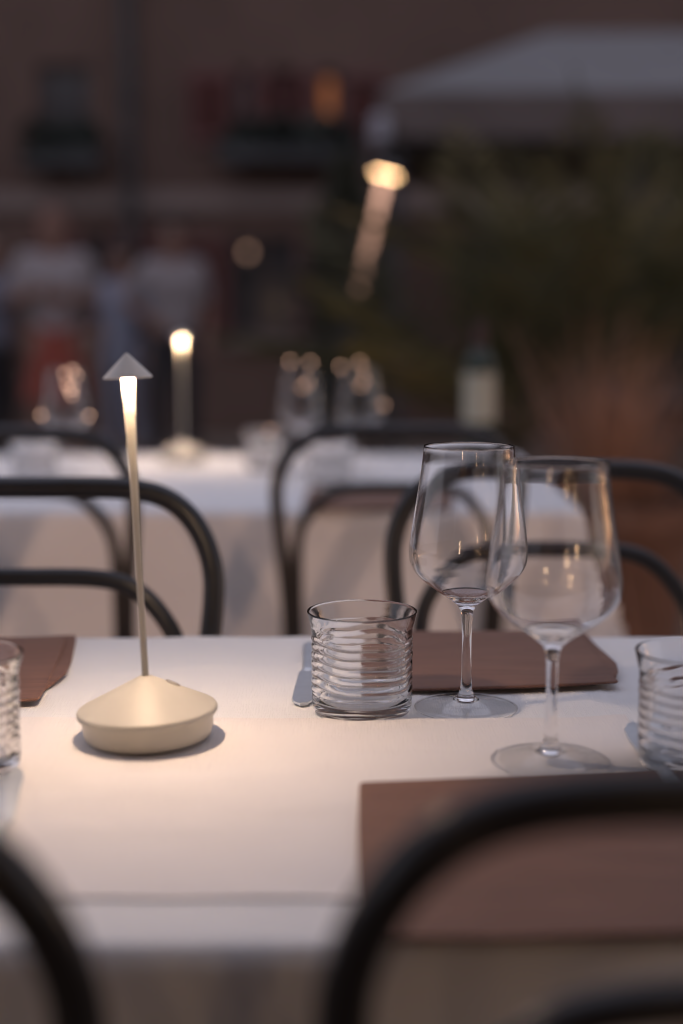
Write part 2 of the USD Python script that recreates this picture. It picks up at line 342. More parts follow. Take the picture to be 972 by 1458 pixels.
# ------------------------------------------------------------------ plants
def frond(length, rise, az, droop, width, n=22):
    """an arching palm frond from the origin: rachis and two rows of leaflets, one mesh"""
    d = np.array([math.cos(az), math.sin(az), 0]); side = np.array([-d[1], d[0], 0])
    s = np.linspace(0, 1, n)
    pts = d * (length * s * math.cos(rise) * (1 + .1 * s))[:, None] + np.array([0, 0, 1]) * (length * (s * math.sin(rise) - droop * s ** 2.2))[:, None]
    ms = [tube(pts, np.linspace(.009, .002, n), 6)]
    v, f = [], []
    for k in range(4, n):
        for sg in (-1, 1):
            ll = width * math.sin(math.pi * (.12 + .85 * s[k])) * rng.uniform(.85, 1.1)
            tang = pts[k] - pts[k - 1]; tang /= np.linalg.norm(tang)
            dirn = side * sg * .8 + tang * .75 + np.array([0, 0, rng.uniform(-.25, .15)]); dirn /= np.linalg.norm(dirn)
            wv = tang * .015
            i = len(v); mid = pts[k] + dirn * ll * .5 + np.array([0, 0, .01])
            v += [pts[k] - wv * .4, mid - wv, pts[k] + dirn * ll - np.array([0, 0, .04 * ll]), mid + wv]
            f.append([i, i + 1, i + 2, i + 3])
    ms.append(quads(v, f))
    return cat(ms)
def pot_mesh(r, h):
    return lathe([(0, 0), (r * .70, 0), (r * .74, .02), (r * .92, h - .09), (r, h - .085), (r * 1.02, h - .07), (r * 1.02, h - .01), (r, h), (r * .93, h), (r * .9, h - .05), (0, h - .05)], 48)
def palm(px, Y, crown_z, n, L, label):
    x = (px - 486) / F_PX * Y
    t = thing('potted_palm', label, 'palm', (x, Y, 0), group='potted palms by the terrace')
    obj('pot', pot_mesh(.24, .42), 'terracotta', t)
    obj('trunk', tube([(0, 0, .36), (.01, 0, crown_z * .6), (0, 0, crown_z)], [.05, .042, .035], 10), 'bark', t)
    for k in range(n):
        az = k * 2.39996 + rng.uniform(-.3, .3)
        rise = math.radians(rng.uniform(30, 86)); L_ = L * rng.uniform(.7, 1.1)
        obj('frond', moved(frond(L_, rise, az, rng.uniform(.06, .26), .26 * L), (0, 0, crown_z)), 'palm_leaf_pale' if rng.random() < .3 else 'palm_leaf', t, smooth=False)
palm(735, 5.0, .62, 20, 1.35, 'large olive green palm with arching fronds left of the brown grass')
palm(915, 5.9, .75, 20, 1.45, 'dark palm standing behind the brown feathery grass')
def grass_pot(px, Y, label):
    x = (px - 486) / F_PX * Y
    t = thing('potted_grass', label, 'grass plant', (x, Y, 0))
    H = .56
    obj('pot', pot_mesh(.27, H), 'terracotta', t)
    obj('soil', lathe([(0, H - .05), (.24, H - .05), (.2, H - .035), (0, H - .03)], 32), 'soil', t)
    v, f = [], []
    for k in range(300):
        az, rr = rng.uniform(0, 2 * math.pi), rng.uniform(0, .14)
        lean, L = abs(rng.normal(0, .85)), rng.uniform(.30, .62)
        b0 = np.array([math.cos(az) * rr, math.sin(az) * rr, H - .04]); d = np.array([math.cos(az + rng.normal(0, .5)), math.sin(az + rng.normal(0, .5)), 0])
        sd_ = np.array([-d[1], d[0], 0]) * .006
        prev = None
        for j in range(5):
            s = j / 4
            c = b0 + d * L * math.sin(lean) * s ** 1.4 + np.array([0, 0, L * (math.cos(lean) * s - .18 * lean * s ** 2.4)])
            w = sd_ * (1 - s * .85)
            i = len(v); v += [c - w, c + w]
            if j: f.append([i - 2, i - 1, i + 1, i])
    tag(obj('foliage', quads(v, f), 'brown_leaf', t, smooth=False), kind='stuff')
grass_pot(868, 4.1, 'reddish brown feathery grass in a terracotta pot')
def evergreen(px, Y, h, r, label):
    x = (px - 486) / F_PX * Y
    t = thing('evergreen_tree', label, 'tree', (x, Y, 0))
    obj('pot', pot_mesh(.22, .4), 'terracotta', t)
    obj('trunk', cat(tube([(0, 0, .35), (.01, 0, h * .5), (0, 0, h * .92)], [.035, .028, .008], 8), [tube([(0, 0, z), (math.cos(a) * r * .6, math.sin(a) * r * .6, z + .18)], [.012, .004], 6) for z, a in zip(np.linspace(.5, h * .8, 14), np.arange(14) * 2.4)]), 'bark', t)
    v, f = [], []
    for k in range(5200):
        s = rng.random() ** .8
        z = .45 + s * (h - .45)
        prof = r * (math.sin(math.pi * min(1, .18 + .82 * s)) ** .7 * .8 + .2 * (1 - s))
        a = rng.uniform(0, 2 * math.pi); clump = .8 + .3 * math.sin(a * 3 + z * 7) * math.sin(z * 11 + a)
        rr = prof * clump * math.sqrt(rng.uniform(.25, 1))
        c = np.array([math.cos(a) * rr, math.sin(a) * rr, z])
        e1 = rng.normal(size=3); e1 /= np.linalg.norm(e1); e2 = np.cross(e1, rng.normal(size=3)); e2 /= np.linalg.norm(e2)
        i = len(v); v += [c - e1 * .03, c - e2 * .011, c + e1 * .03, c + e2 * .011]; f.append([i, i + 1, i + 2, i + 3])
    obj('crown', quads(v, f), 'cypress_leaf', t, smooth=False)
evergreen(492, 7.2, 1.9, .30, 'narrow dark evergreen in a pot behind the leaning floor lamp')

# ------------------------------------------------------------------ leaning floor lamp with a lit head
lt = at_y(545, 259, 6.0); lb = at_y(500, 455, 6.0)
d = (lb - lt) / (lt[2] - lb[2]); foot = lt + d * (lt[2] - .03)
fl = thing('floor_lamp', 'tall slim floor lamp with leaning stem and glowing round head', 'floor lamp', (foot[0], foot[1], 0))
tip = np.array([lt[0] - foot[0] + .012, lt[1] - foot[1], lt[2] + .03]); low = np.array([0, 0, .03])
obj('base', lathe([(0, 0), (.15, 0), (.155, .008), (.15, .018), (.03, .032), (0, .034)], 48), 'lamp_paint', fl)
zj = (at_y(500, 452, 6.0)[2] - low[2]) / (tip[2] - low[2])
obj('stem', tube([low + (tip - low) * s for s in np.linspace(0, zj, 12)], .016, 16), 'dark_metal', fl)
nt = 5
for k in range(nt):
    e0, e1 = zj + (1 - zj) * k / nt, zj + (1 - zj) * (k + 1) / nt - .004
    obj('painted_lit_stem', tube([low + (tip - low) * s for s in np.linspace(e0, e1 + .003, 5)], .0145, 20), f'painted_stem_glow_{k}', fl)  # stem glows by itself, stronger upward, imitating light from the lamp head
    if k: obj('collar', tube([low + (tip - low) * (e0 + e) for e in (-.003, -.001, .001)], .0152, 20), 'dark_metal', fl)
ax = (tip - low) / np.linalg.norm(tip - low)
def along(m, p):
    T = trimesh.geometry.align_vectors([0, 0, 1], ax); T[:3, 3] = p
    m = m.copy(); m.apply_transform(T); return m
obj('diffuser', along(lathe([(.012, .0), (.052, .0), (.052, .006), (.012, .006), (.012, .0)], 48), tip), 'floor_lamp_glow', fl)
obj('shade', along(lathe([(0, .06), (.006, .058), (.058, .010), (.058, -.002), (.056, -.002), (.055, .008), (0, .008)], 48), tip), 'dark_metal', fl)

# ------------------------------------------------------------------ people far behind, out of focus
def person(label, loc, rotz, height, shirt, lower_kind, lower, hair, pose):
    t = thing('person', label, 'person', loc, rotz)
    S = height / 1.72
    M = manifold3d.Manifold
    def bones(J, chains, seg=14):
        parts = []
        for a, b in chains:
            (pa, ra), (pb, rb) = J[a], J[b]
            parts.append(M.batch_hull([M.sphere(ra * S, seg).translate(tuple(np.array(pa) * S)), M.sphere(rb * S, seg).translate(tuple(np.array(pb) * S))]))
        return parts
    J = {'pel': ((0, 0, .93), .105), 'hl': ((-.09, 0, .90), .095), 'hr': ((.09, 0, .90), .095), 'kl': ((-.10, -.01, .49), .058), 'kr': ((.105, -.03, .49), .058),
         'al': ((-.105, .02, .09), .038), 'ar': ((.115, .03, .09), .038), 'tl': ((-.12, -.13, .035), .032), 'tr': ((.13, -.12, .035), .032),
         'wl': ((-.06, 0, 1.08), .095), 'wr': ((.06, 0, 1.08), .095), 'cl': ((-.08, 0, 1.28), .105), 'cr': ((.08, 0, 1.28), .105), 'sl': ((-.175, .005, 1.40), .055), 'sr': ((.175, .005, 1.40), .055),
         'nb': ((0, .005, 1.42), .058), 'nt': ((0, -.005, 1.52), .052), 'hd': ((0, -.005, 1.62), .088), 'jaw': ((0, -.035, 1.545), .052), 'nose': ((0, -.104, 1.60), .012), 'br': ((0, -.085, 1.63), .015),
         'el': (pose['el'], .042), 'er': (pose['er'], .042), 'hwl': (pose['wl'], .029), 'hwr': (pose['wr'], .029)}
    ch = [('pel', 'hl'), ('pel', 'hr'), ('hl', 'hr'), ('hl', 'kl'), ('hr', 'kr'), ('kl', 'al'), ('kr', 'ar'), ('al', 'tl'), ('ar', 'tr'), ('pel', 'wl'), ('pel', 'wr'), ('wl', 'wr'), ('wl', 'cl'), ('wr', 'cr'), ('cl', 'cr'),
          ('cl', 'sl'), ('cr', 'sr'), ('cl', 'nb'), ('cr', 'nb'), ('sl', 'nb'), ('sr', 'nb'), ('nb', 'nt'), ('nt', 'hd'), ('hd', 'jaw'), ('br', 'nose'), ('sl', 'el'), ('sr', 'er'), ('el', 'hwl'), ('er', 'hwr')]
    body = bones(J, ch)
    for e, w, sg in (('el', 'hwl', -1), ('er', 'hwr', 1)):
        a, b = np.array(J[e][0]), np.array(J[w][0]); dd = (b - a) / np.linalg.norm(b - a)
        side = np.cross(dd, [0, 1, 0]); side /= np.linalg.norm(side) + 1e-9
        nrm = np.cross(side, dd)
        K = {'p0': (b + dd * .02, .022)}; links = []
        for q in range(4):
            o = (q - 1.5) * .019; ln = (.062, .074, .078, .068)[q]
            K[f'k{q}'] = (b + dd * .085 + side * o, .0115); K[f'm{q}'] = (b + dd * (.085 + ln * .5) + side * o + nrm * .008, .0095); K[f'e{q}'] = (b + dd * (.085 + ln * .9) + side * o + nrm * .026, .0085)
            links += [('p0', f'k{q}'), (f'k{q}', f'm{q}'), (f'm{q}', f'e{q}')]
        K['t0'] = (b + dd * .04 - side * .03, .012); K['t1'] = (b + dd * .075 - side * .052 + nrm * .01, .0095); K['t2'] = (b + dd * .10 - side * .055 + nrm * .02, .008)
        links += [('p0', 't0'), ('t0', 't1'), ('t1', 't2')]
        body += bones(K, links, 8)
    for sg in (-1, 1): body += [M.sphere(.026 * S, 10).scale((.4, .8, 1.2)).translate((sg * .088 * S, .005 * S, 1.60 * S))]
    b = M.batch_boolean(body, manifold3d.OpType.Add)
    bm = tm(b.refine_to_length(.03)); trimesh.smoothing.filter_taubin(bm, iterations=6)
    obj('body', bm, 'skin', t, smooth=True)
    G = {k: (p, r + .014) for k, (p, r) in J.items()}
    def cl(chains, J2=G):
        m = tm(M.batch_boolean(bones(J2, chains), manifold3d.OpType.Add).refine_to_length(.04)); trimesh.smoothing.filter_taubin(m, iterations=8); return m
    G['nb'] = ((0, .005, 1.40), .066); G['hem'] = ((0, 0, .97), .125)
    mid = lambda a, b, s: tuple(np.array(G[a][0]) * (1 - s) + np.array(G[b][0]) * s)
    G['ml'] = (mid('sl', 'el', .75), .062); G['mr'] = (mid('sr', 'er', .75), .062)
    obj('shirt', cl([('hem', 'wl'), ('hem', 'wr'), ('wl', 'wr'), ('wl', 'cl'), ('wr', 'cr'), ('cl', 'cr'), ('cl', 'sl'), ('cr', 'sr'), ('sl', 'nb'), ('sr', 'nb'), ('cl', 'nb'), ('cr', 'nb'), ('sl', 'ml'), ('sr', 'mr')]), shirt, t, smooth=True)
    if lower_kind == 'skirt':
        sk = lathe([(0, 1.09 * S), (.128 * S, 1.09 * S), (.15 * S, .90 * S), (.21 * S, .52 * S), (.205 * S, .52 * S), (0, .6 * S)], 40)
        a = np.arctan2(sk.vertices[:, 1], sk.vertices[:, 0]); k = np.clip((1.0 * S - sk.vertices[:, 2]) / (.5 * S), 0, 1)
        sk.vertices[:, :2] *= (1 + .07 * np.sin(a * 9) * k)[:, None]; sk.vertices[:, 1] *= .85
        obj('skirt', sk, lower, t, smooth=True)
    else:
        G['zl'], G['zr'] = ((-.105, .015, .14), .062), ((.113, .022, .14), .062)
        obj('trousers', cl([('pel', 'hl'), ('pel', 'hr'), ('hl', 'hr'), ('hl', 'kl'), ('hr', 'kr'), ('kl', 'zl'), ('kr', 'zr')]), lower, t, smooth=True)
    for sg, an, to in ((-1, 'al', 'tl'), (1, 'ar', 'tr')):
        hl = np.array(J[an][0]); tp = np.array(J[to][0])
        sh = M.batch_hull([M.sphere(.047 * S, 12).translate(tuple((hl + [0, .02, -.035]) * S)), M.sphere(.044 * S, 12).translate(tuple((tp + [0, .03, .012]) * S)), M.sphere(.038 * S, 12).translate(tuple((tp + [0, -.02, .005]) * S))]).trim_by_plane((0, 0, 1), .004)
        obj('shoe', tm(sh), 'shoe', t)
    hc = M.sphere(.104 * S, 24).scale((.93, 1.05, 1.05)).translate((0, .008 * S, 1.635 * S)) - M.cube((.3 * S, .3 * S, .3 * S), True).translate((0, -.18 * S, 1.53 * S))
    obj('hair', tm(hc), hair, t)
    for sx in (-1, 1): obj('eye', moved(trimesh.creation.icosphere(2, .011 * S), (sx * .034 * S, -.083 * S, 1.615 * S)), 'hair_dark', t)
    obj('mouth', moved(tm(M.sphere(.02 * S, 12).scale((1, .35, .3))), (0, -.083 * S, 1.55 * S)), 'cloth_red', t)
    return t
down = dict(el=(-.25, .03, 1.13), er=(.25, .03, 1.13), wl=(-.26, -.06, .89), wr=(.26, -.06, .89))
hold = dict(el=(-.27, .02, 1.16), er=(.26, .02, 1.16), wl=(-.12, -.20, 1.20), wr=(.10, -.21, 1.17))
hips = dict(el=(-.33, .06, 1.16), er=(.24, .03, 1.14), wl=(-.16, -.06, 1.02), wr=(.20, -.10, .92))
def spot(px, Y): return ((px - 486) / F_PX * Y, Y, 0)
person('person in a pale top and long red skirt, hands held in front', spot(82, 9.5), 12, 1.77, 'shirt_white', 'skirt', 'cloth_red', 'hair_red', hold)
person('person in slate blue clothes standing between two white shirts', spot(180, 10.9), -25, 1.60, 'cloth_blue', 'trousers', 'cloth_blue', 'hair_dark', down)
person('person in a white shirt and dark trousers, one hand on hip', spot(250, 10.4), 20, 1.76, 'shirt_white', 'trousers', 'cloth_dark', 'hair_dark', hips)
person('person in a blue top cut off by the picture edge', spot(-8, 9.6), 60, 1.62, 'cloth_blue', 'trousers', 'cloth_dark', 'hair_dark', down)

# ------------------------------------------------------------------ tables and cloths
TZ = 0.75                                   # top of the cloth
def relief(x, y, seed):
    """soft undulation of an ironed cloth: long shallow folds, small puckers"""
    x, y = np.asarray(x, float), np.asarray(y, float); one = np.full_like(x, 1.0)
    h = (meshkit.fbm(np.stack([x * 4 + y * 2, y * 15, one * seed], -1), 3, seed) - .5) * .0066
    h += (meshkit.fbm(np.stack([x * 16 - y * 6, y * 34, one * (seed + .5)], -1), 2, seed + 3) - .5) * .0020
    r = meshkit.noise(np.stack([x * 7 + y * 3, y * 9 - x * 2, one * (seed + 2.5)], -1), seed + 5)
    return h + .0011 * np.exp(-np.abs(r - .5) / .035)
def on_cloth(x, y):
    """height of what lies under (x, y) on one of the tables"""
    return float(TZ + (relief(x - T1[0], y - T1[1], 3) if y < 2 else relief(x - T2[0], y - T2[1], 11)))
def cloth_mesh(w, dep, drop, fine, seed, creases=()):
    """a cloth over a table top w x dep centred on the origin, top at z = 0, hanging drop on all sides"""
    R = .012
    us = np.unique(np.r_[np.arange(-w / 2 + R, w / 2 - R, fine), np.linspace(w / 2 - R, w / 2 + R, 9), -np.linspace(w / 2 - R, w / 2 + R, 9), np.linspace(w / 2 + R, w / 2 + drop, 14), -np.linspace(w / 2 + R, w / 2 + drop, 14)])
    vs = np.unique(np.r_[np.arange(-dep / 2 + R, dep / 2 - R, fine), np.linspace(dep / 2 - R, dep / 2 + R, 9), -np.linspace(dep / 2 - R, dep / 2 + R, 9), np.linspace(dep / 2 + R, dep / 2 + drop, 14), -np.linspace(dep / 2 + R, dep / 2 + drop, 14)])
    V, U = np.meshgrid(vs, us, indexing='ij')
    ex, ey = np.maximum(np.abs(U) - w / 2, 0), np.maximum(np.abs(V) - dep / 2, 0)
    e = np.maximum(ex, ey)
    fall = np.where(e > 0, -e, 0)
    edge = np.minimum(w / 2 - np.abs(U), dep / 2 - np.abs(V))
    rnd = np.where((e <= 0) & (edge < R), -R * (1 - np.sqrt(np.clip(1 - ((R - edge) / R) ** 2, 0, 1))), 0)
    base = np.where(e > 0, -R, 0) + rnd
    k = np.clip(e / drop, 0, 1)
    X = np.sign(U) * np.minimum(np.abs(U), w / 2) + np.sign(U) * (ex > 0) * (.02 * k + .25 * np.minimum(ex, ey))
    Y = np.sign(V) * np.minimum(np.abs(V), dep / 2) + np.sign(V) * (ey > 0) * (.02 * k + .25 * np.minimum(ex, ey))
    wave_x = .016 * k ** .8 * np.sin(V * 17 + seed + 2 * np.sin(V * 5)) * (ex > 0)
    wave_y = (.016 if drop > .4 else .006) * k ** .8 * np.sin(U * 15 + seed + 2 * np.sin(U * 4.3)) * (ey > 0)
    X += wave_x; Y += wave_y
    Z = fall + base
    top = (e <= 0)
    Z += np.where(top, relief(U, V, seed) * np.clip(edge / .012, 0, 1), 0)
    for (ox, oy, ang, hgt, wid) in creases:
        dd = (U - ox) * math.sin(ang) - (V - oy) * math.cos(ang)
        Z += np.where(top, hgt * np.exp(-np.abs(dd) / wid), 0)
    m = quads(np.stack([X, Y, Z], -1).reshape(-1, 3), grid_faces(len(vs), len(us)))
    m.fix_normals()
    if m.face_normals[np.argmin(np.abs(m.triangles_center).sum(1))][2] < 0: m.invert()
    return m
def table(label, cx, cy, w, dep):
    t = thing('dining_table', label, 'table', (cx, cy, 0))
    obj('tabletop', box(-w / 2 + .004, w / 2 - .004, -dep / 2 + .004, dep / 2 - .004, TZ - .034, TZ - .010, .004), 'bark', t)
    for sx in (-1, 1):
        for sy in (-1, 1):
            x, y = sx * (w / 2 - .08), sy * (dep / 2 - .08)
            obj('leg', box(x - .022, x + .022, y - .022, y + .022, 0, TZ - .035, .004), 'dark_metal', t)
F0, B0 = at_z(486, 1348, TZ)[1], at_z(486, 905, TZ)[1]
T1 = (0.05, (F0 + B0) / 2, 1.9, B0 - F0)
table('near table under a white cloth, the one carrying the sharp wine glass', *T1)
fold = at_z(860, 998, TZ); f2 = at_z(846, 975, TZ)
c1 = obj('tablecloth', moved(cloth_mesh(T1[2], T1[3], .30, .0065, 3, [(fold[0] - T1[0], 0, math.pi / 2, .0026, .0020), (-.24, 0, math.pi / 2, .0012, .002), (0, .235, 0.0, .0010, .002)]), (T1[0], T1[1], TZ)), 'cloth')
tag(c1, 'smooth white cloth on the near table, front edge hanging down in shade', 'tablecloth', 'white tablecloths')
N2, FAR2 = at_z(486, 727, TZ)[1], 3.45
RX2 = at_z(842, 727, TZ)[0]
T2 = (RX2 - 1.3, (N2 + FAR2) / 2, 2.6, FAR2 - N2)
table('second table behind the black chairs, carrying a bottle and a second lamp', *T2)
c2 = obj('tablecloth', moved(cloth_mesh(T2[2], T2[3], .45, .02, 11), (T2[0], T2[1], TZ)), 'cloth')
tag(c2, 'blurred white cloth on the second table, hanging long behind the chairs', 'tablecloth', 'white tablecloths')

# a narrower overlay of the same white cloth along the near table
ra, rb = at_z(300, 1282, TZ), at_z(700, 1026, TZ)
rx = at_z(896, 1035, TZ)[0]
def runner_mesh(xa, xb, ya, yb):
    nx, ny = 190, 60
    U, V = np.meshgrid(np.linspace(xa, xb, nx), np.linspace(ya, yb, ny))
    e = np.minimum.reduce([xb - U, U - xa, V - ya, yb - V])
    wob = (meshkit.fbm(np.stack([U * 6, V * 2, np.full_like(U, 1.3)], -1), 3, 5) - .5)
    Vw = V + wob * .010
    Z = .0026 + relief(U - T1[0], Vw - T1[1], 3) + (meshkit.fbm(np.stack([U * 5, V * 16, np.full_like(U, 2.2)], -1), 3, 8) - .45) * .0010 - .0008 * np.exp(-e / .003) + .0010 * np.exp(-((e - .009) / .0016) ** 2)
    # the free right end lifts a little
    Z += .004 * np.exp(-((U - xb) / .03) ** 2) * np.exp(-((V - yb) / .06) ** 2)
    v = np.stack([U, Vw, Z], -1).reshape(-1, 3); f = grid_faces(ny, nx)
    lo = v.copy(); lo[:, 2] -= .0011
    n = len(v)
    idx = np.arange(n).reshape(ny, nx); ring = np.r_[idx[0, :], idx[1:, -1], idx[-1, -2::-1], idx[-2:0:-1, 0]]
    nxt = np.roll(ring, -1)
    return quads(np.vstack([v, lo]), np.vstack([f, f[:, ::-1] + n, np.stack([ring, ring + n, nxt + n, nxt], 1)]))
rn = obj('table_runner', moved(runner_mesh(-.86, rx, ra[1], rb[1]), (0, 0, TZ)), 'overlay_cloth')
tag(rn, 'narrow white overlay cloth lying along the middle of the near table', 'table runner')

# ------------------------------------------------------------------ brown folded linen at each place
def pad(corners, h, z0, seed, r=.005):
    """a soft slab on the given ground corners (anticlockwise), h thick"""
    poly = Polygon([(c[0], c[1]) for c in corners]).buffer(-r).buffer(r, 6).segmentize(.008)
    bc = np.array(poly.exterior.coords[:-1]); bc += (meshkit.fbm(np.c_[bc * 38, np.full(len(bc), seed)], 2, seed)[:, None] - .5) * .0042 * (bc / np.linalg.norm(bc, axis=1, keepdims=True))
    poly = Polygon(bc).buffer(0)
    from shapely.geometry.polygon import orient
    top = manifold3d.CrossSection([np.array(orient(poly).exterior.coords[:-1])])
    rr = min(h * .45, .0025); layers = []
    m = manifold3d.Manifold.batch_hull([top.offset(-rr, manifold3d.JoinType.Round).extrude(h), top.extrude(h - 2 * rr).translate((0, 0, rr))]).refine_to_length(.008)
    m = tm(m)
    m.vertices[:, 2] += (meshkit.fbm(np.c_[m.vertices[:, :2] * 22, np.full(len(m.vertices), seed)], 2, seed) - .5) * .0016 * (m.vertices[:, 2] / h)
    for c in corners: m.vertices[:, 2] += .0030 * ((seed * 3 + c[0] * 50) % 1.0) * np.exp(-((m.vertices[:, 0] - c[0]) ** 2 + (m.vertices[:, 1] - c[1]) ** 2) / .0016)
    m.apply_translation((0, 0, z0))
    return m
def brown_setting(label, upper_px, lower_px):
    zu, zl = TZ + .0078, TZ + .0042
    U = [at_z(*p, zu) for p in upper_px]; L = [at_z(*p, zl) for p in lower_px]
    c = np.mean(U, 0); c[2] = TZ
    hz = max(on_cloth(x, y) for x in np.linspace(min(u[0] for u in U), max(u[0] for u in U), 9) for y in np.linspace(min(u[1] for u in U), max(u[1] for u in U), 9)) - .0016
    t = thing('linen_placemat', label, 'placemat', (c[0], c[1], hz), group='brown folded placemats')
    obj('upper_fold', pad([u - c for u in U], .0026, .0036, 2), 'brown_linen', t)
    obj('lower_fold', pad([u - c for u in L], .0026, .0008, 5), 'brown_linen', t)
brown_setting('brown folded placemat behind the sharp wine glass', [(514, 981), (881, 971), (822, 897), (522, 897)], [(530, 977), (878, 967), (878, 945), (826, 897), (530, 899)])
brown_setting('brown folded placemat at the left edge, beside the lamp', [(-330, 1000), (56, 996), (96, 908), (-260, 908)], [(-320, 985), (60, 985), (95, 961), (109, 907), (-255, 908)])
brown_setting('nearest brown placemat, partly hidden by the blurred chair back', [(512, 1334), (1130, 1322), (1090, 1084), (512, 1113)], [(518, 1330), (1120, 1318), (1085, 1090), (518, 1119)])
brown_setting('brown folded placemat on the second table behind the chair in the middle', [(430, 722), (640, 720), (640, 694), (440, 694)], [(434, 721), (636, 719), (636, 695), (444, 695)])

# ------------------------------------------------------------------ bentwood chairs
def make_chair():
    t = thing('bistro_chair', 'x', 'chair', group='black bentwood bistro chairs')
    TOP = .895; tr = .0120
    half = [(0, 0), (.06, 0), (.115, -.003), (.150, -.014), (.178, -.040), (.195, -.078), (.1985, -.108), (.195, -.16), (.184, -.26), (.178, -.42), (.186, -.64), (.198, -.893)]
    lean = lambda z: -.085 * max(0, (z - .45) / .45) ** 1.2 if z > .45 else -.06 * ((.45 - z) / .45) ** 1.3
    def hoop(h, z_min=None):
        p = [(x, z) for x, z in h]; full = [(-x, z) for x, z in p[:0:-1]] + p
        c = spline([(x, 0, TOP + z) for x, z in full], 150)
        c[:, 1] = [lean(z) for z in c[:, 2]]
        return c
    rear = hoop(half)
    rad = np.full(len(rear), tr); 
    obj('back_hoop', tube(rear, rad, 18), 'chair_black', t)
    inner = hoop([(0, -.096), (.04, -.096), (.083, -.099), (.111, -.108), (.133, -.126), (.152, -.152), (.162, -.18), (.165, -.24), (.163, -.34), (.160, -.432)])
    obj('inner_hoop', tube(inner, .0100, 16), 'chair_black', t)
    a = np.linspace(0, 2 * math.pi, 73)[:-1]
    ring = np.stack([.195 * np.cos(a), .20 + .20 * np.sin(a), np.full(72, .452)], 1)
    ring = np.vstack([ring, ring[:1]])
    obj('seat_frame', tube(ring, .019, 12), 'chair_black', t)
    obj('seat', moved(lathe([(0, .452), (.12, .453), (.185, .458), (.185, .466), (.12, .461), (0, .460)], 64), (0, .20, 0)), 'cane', t)
    for s in (-1, 1):
        obj('leg', tube(spline([(s * .150, .335, .45), (s * .158, .352, .30), (s * .172, .372, .12), (s * .185, .39, 0)], 20), np.linspace(.015, .011, 20), 14), 'chair_black', t)
    ring2 = np.stack([.166 * np.cos(a), .185 + .175 * np.sin(a), np.full(72, .26)], 1); ring2 = np.vstack([ring2, ring2[:1]])
    obj('leg_ring', tube(ring2, .008, 10), 'chair_black', t)
    return t
chair = make_chair()
def set_chair(o, x, y, rz, z=0):
    x_ = UsdGeom.Xformable(o); ops = x_.GetOrderedXformOps()
    ops[0].Set((float(x), float(y), float(z))); ops[1].Set(float(rz))
BACKY = .085                                # the hoop's top lies this far behind the chair's origin
def chair_at(px, py, Y, rz, label, first=False):
    p = at_y(px, py, Y); a = math.radians(rz)
    off = np.array([math.sin(a), -math.cos(a)]) * BACKY        # top of the hoop relative to the origin
    x, y = p[0] - off[0], p[1] - off[1]
    if first:
        tag(chair, label); set_chair(chair, x, y, rz)
        return chair
    return dup(chair, label, (x, y, 0), rz)
chair_at(48, 694, 1.55, 180, 'black bentwood chair behind the lamp, across the near table', True)
chair_at(790, 664, 1.74, 177, 'black bentwood chair behind the two wine glasses, across the near table')
chair_at(565, 603, 2.33, 2, 'blurred black chair in the middle, pulled up to the second table')
chair_at(8, 616, 2.28, -2, 'blurred black chair at far left, pulled up to the second table')
chair_at(1212, 1150, .535, 1, 'nearest black chair back, a large blurred arch over the brown placemat')
chair_at(-636, 1142, .535, -1, 'nearest black chair at the left edge, only its curved side showing')

# ------------------------------------------------------------------ cordless table lamps
def make_lamp():
    t = thing('table_lamp', 'x', 'lamp', group='slim cordless table lamps')
    R = .0548
    obj('base', lathe([(0, 0), (.0478, 0), (.0490, .0012), (.0505, .006), (.0513, .0165), (.0520, .0175), (.0541, .0178), (R, .0192), (R, .0212), (.0540, .0226), (.0525, .0236), (.030, .0349), (.0065, .0469), (.0052, .0476), (.0034, .0480), (0, .0480)], 128), 'lamp_paint', t)
    ph = [.0475, .10, .16, .215, .25, .27, .282]; pr = [.0027, .0027, .0029, .0034, .0042, .0049, .0051]
    from scipy.interpolate import PchipInterpolator
    zs = np.linspace(.0475, .282, 50)
    obj('stem', tube(np.c_[np.zeros(50), np.zeros(50), zs], PchipInterpolator(ph, pr)(zs), 28), 'lamp_paint', t)
    obj('shade', lathe([(0, .2982), (.0012, .2977), (.0182, .2806), (.0186, .2797), (.0182, .2792), (.0168, .2796), (.0120, .2848), (0, .2848)], 96), 'lightened_lamp_paint', t)
    obj('light_ring', lathe([(.0060, .2828), (.0128, .2822), (.0130, .2830), (.0060, .2836), (.0060, .2828)], 64), 'lamp_led', t)
    # touch mark on the sloping base
    a = np.linspace(0, 2 * math.pi, 49)
    sl = math.atan2(.0349 - .0469, .030 - .0065)
    e1 = np.array([math.cos(sl), 0, math.sin(sl)]); e2 = np.array([0, 1.0, 0]); n = np.cross(e1, e2) * -1
    c = np.array([.0215, 0, .0393]) + np.array([-math.sin(sl), 0, math.cos(sl)]) * .00025
    ringp = c + .0058 * np.cos(a)[:, None] * e1 + .0058 * np.sin(a)[:, None] * e2
    mark = tube(ringp, .00032, 6); mark = rot(mark, [0, 0, 1], 20)
    obj('touch_mark', mark, 'lamp_mark', t)
    return t
lamp = make_lamp()
lp = at_z(212, 1056, TZ)
TILT = -2.2
tag(lamp, 'cream table lamp on the near cloth, pointed cap and glowing tapered stem')
set_chair(lamp, lp[0], lp[1], 0, on_cloth(lp[0], lp[1]) + .0044); UsdGeom.Xformable(lamp).AddRotateYOp().Set(TILT)
l2 = at_z(261, 659, TZ)
L2 = dup(lamp, 'small blurred glowing lamp on the second table', (l2[0], l2[1], TZ + .001), 40)

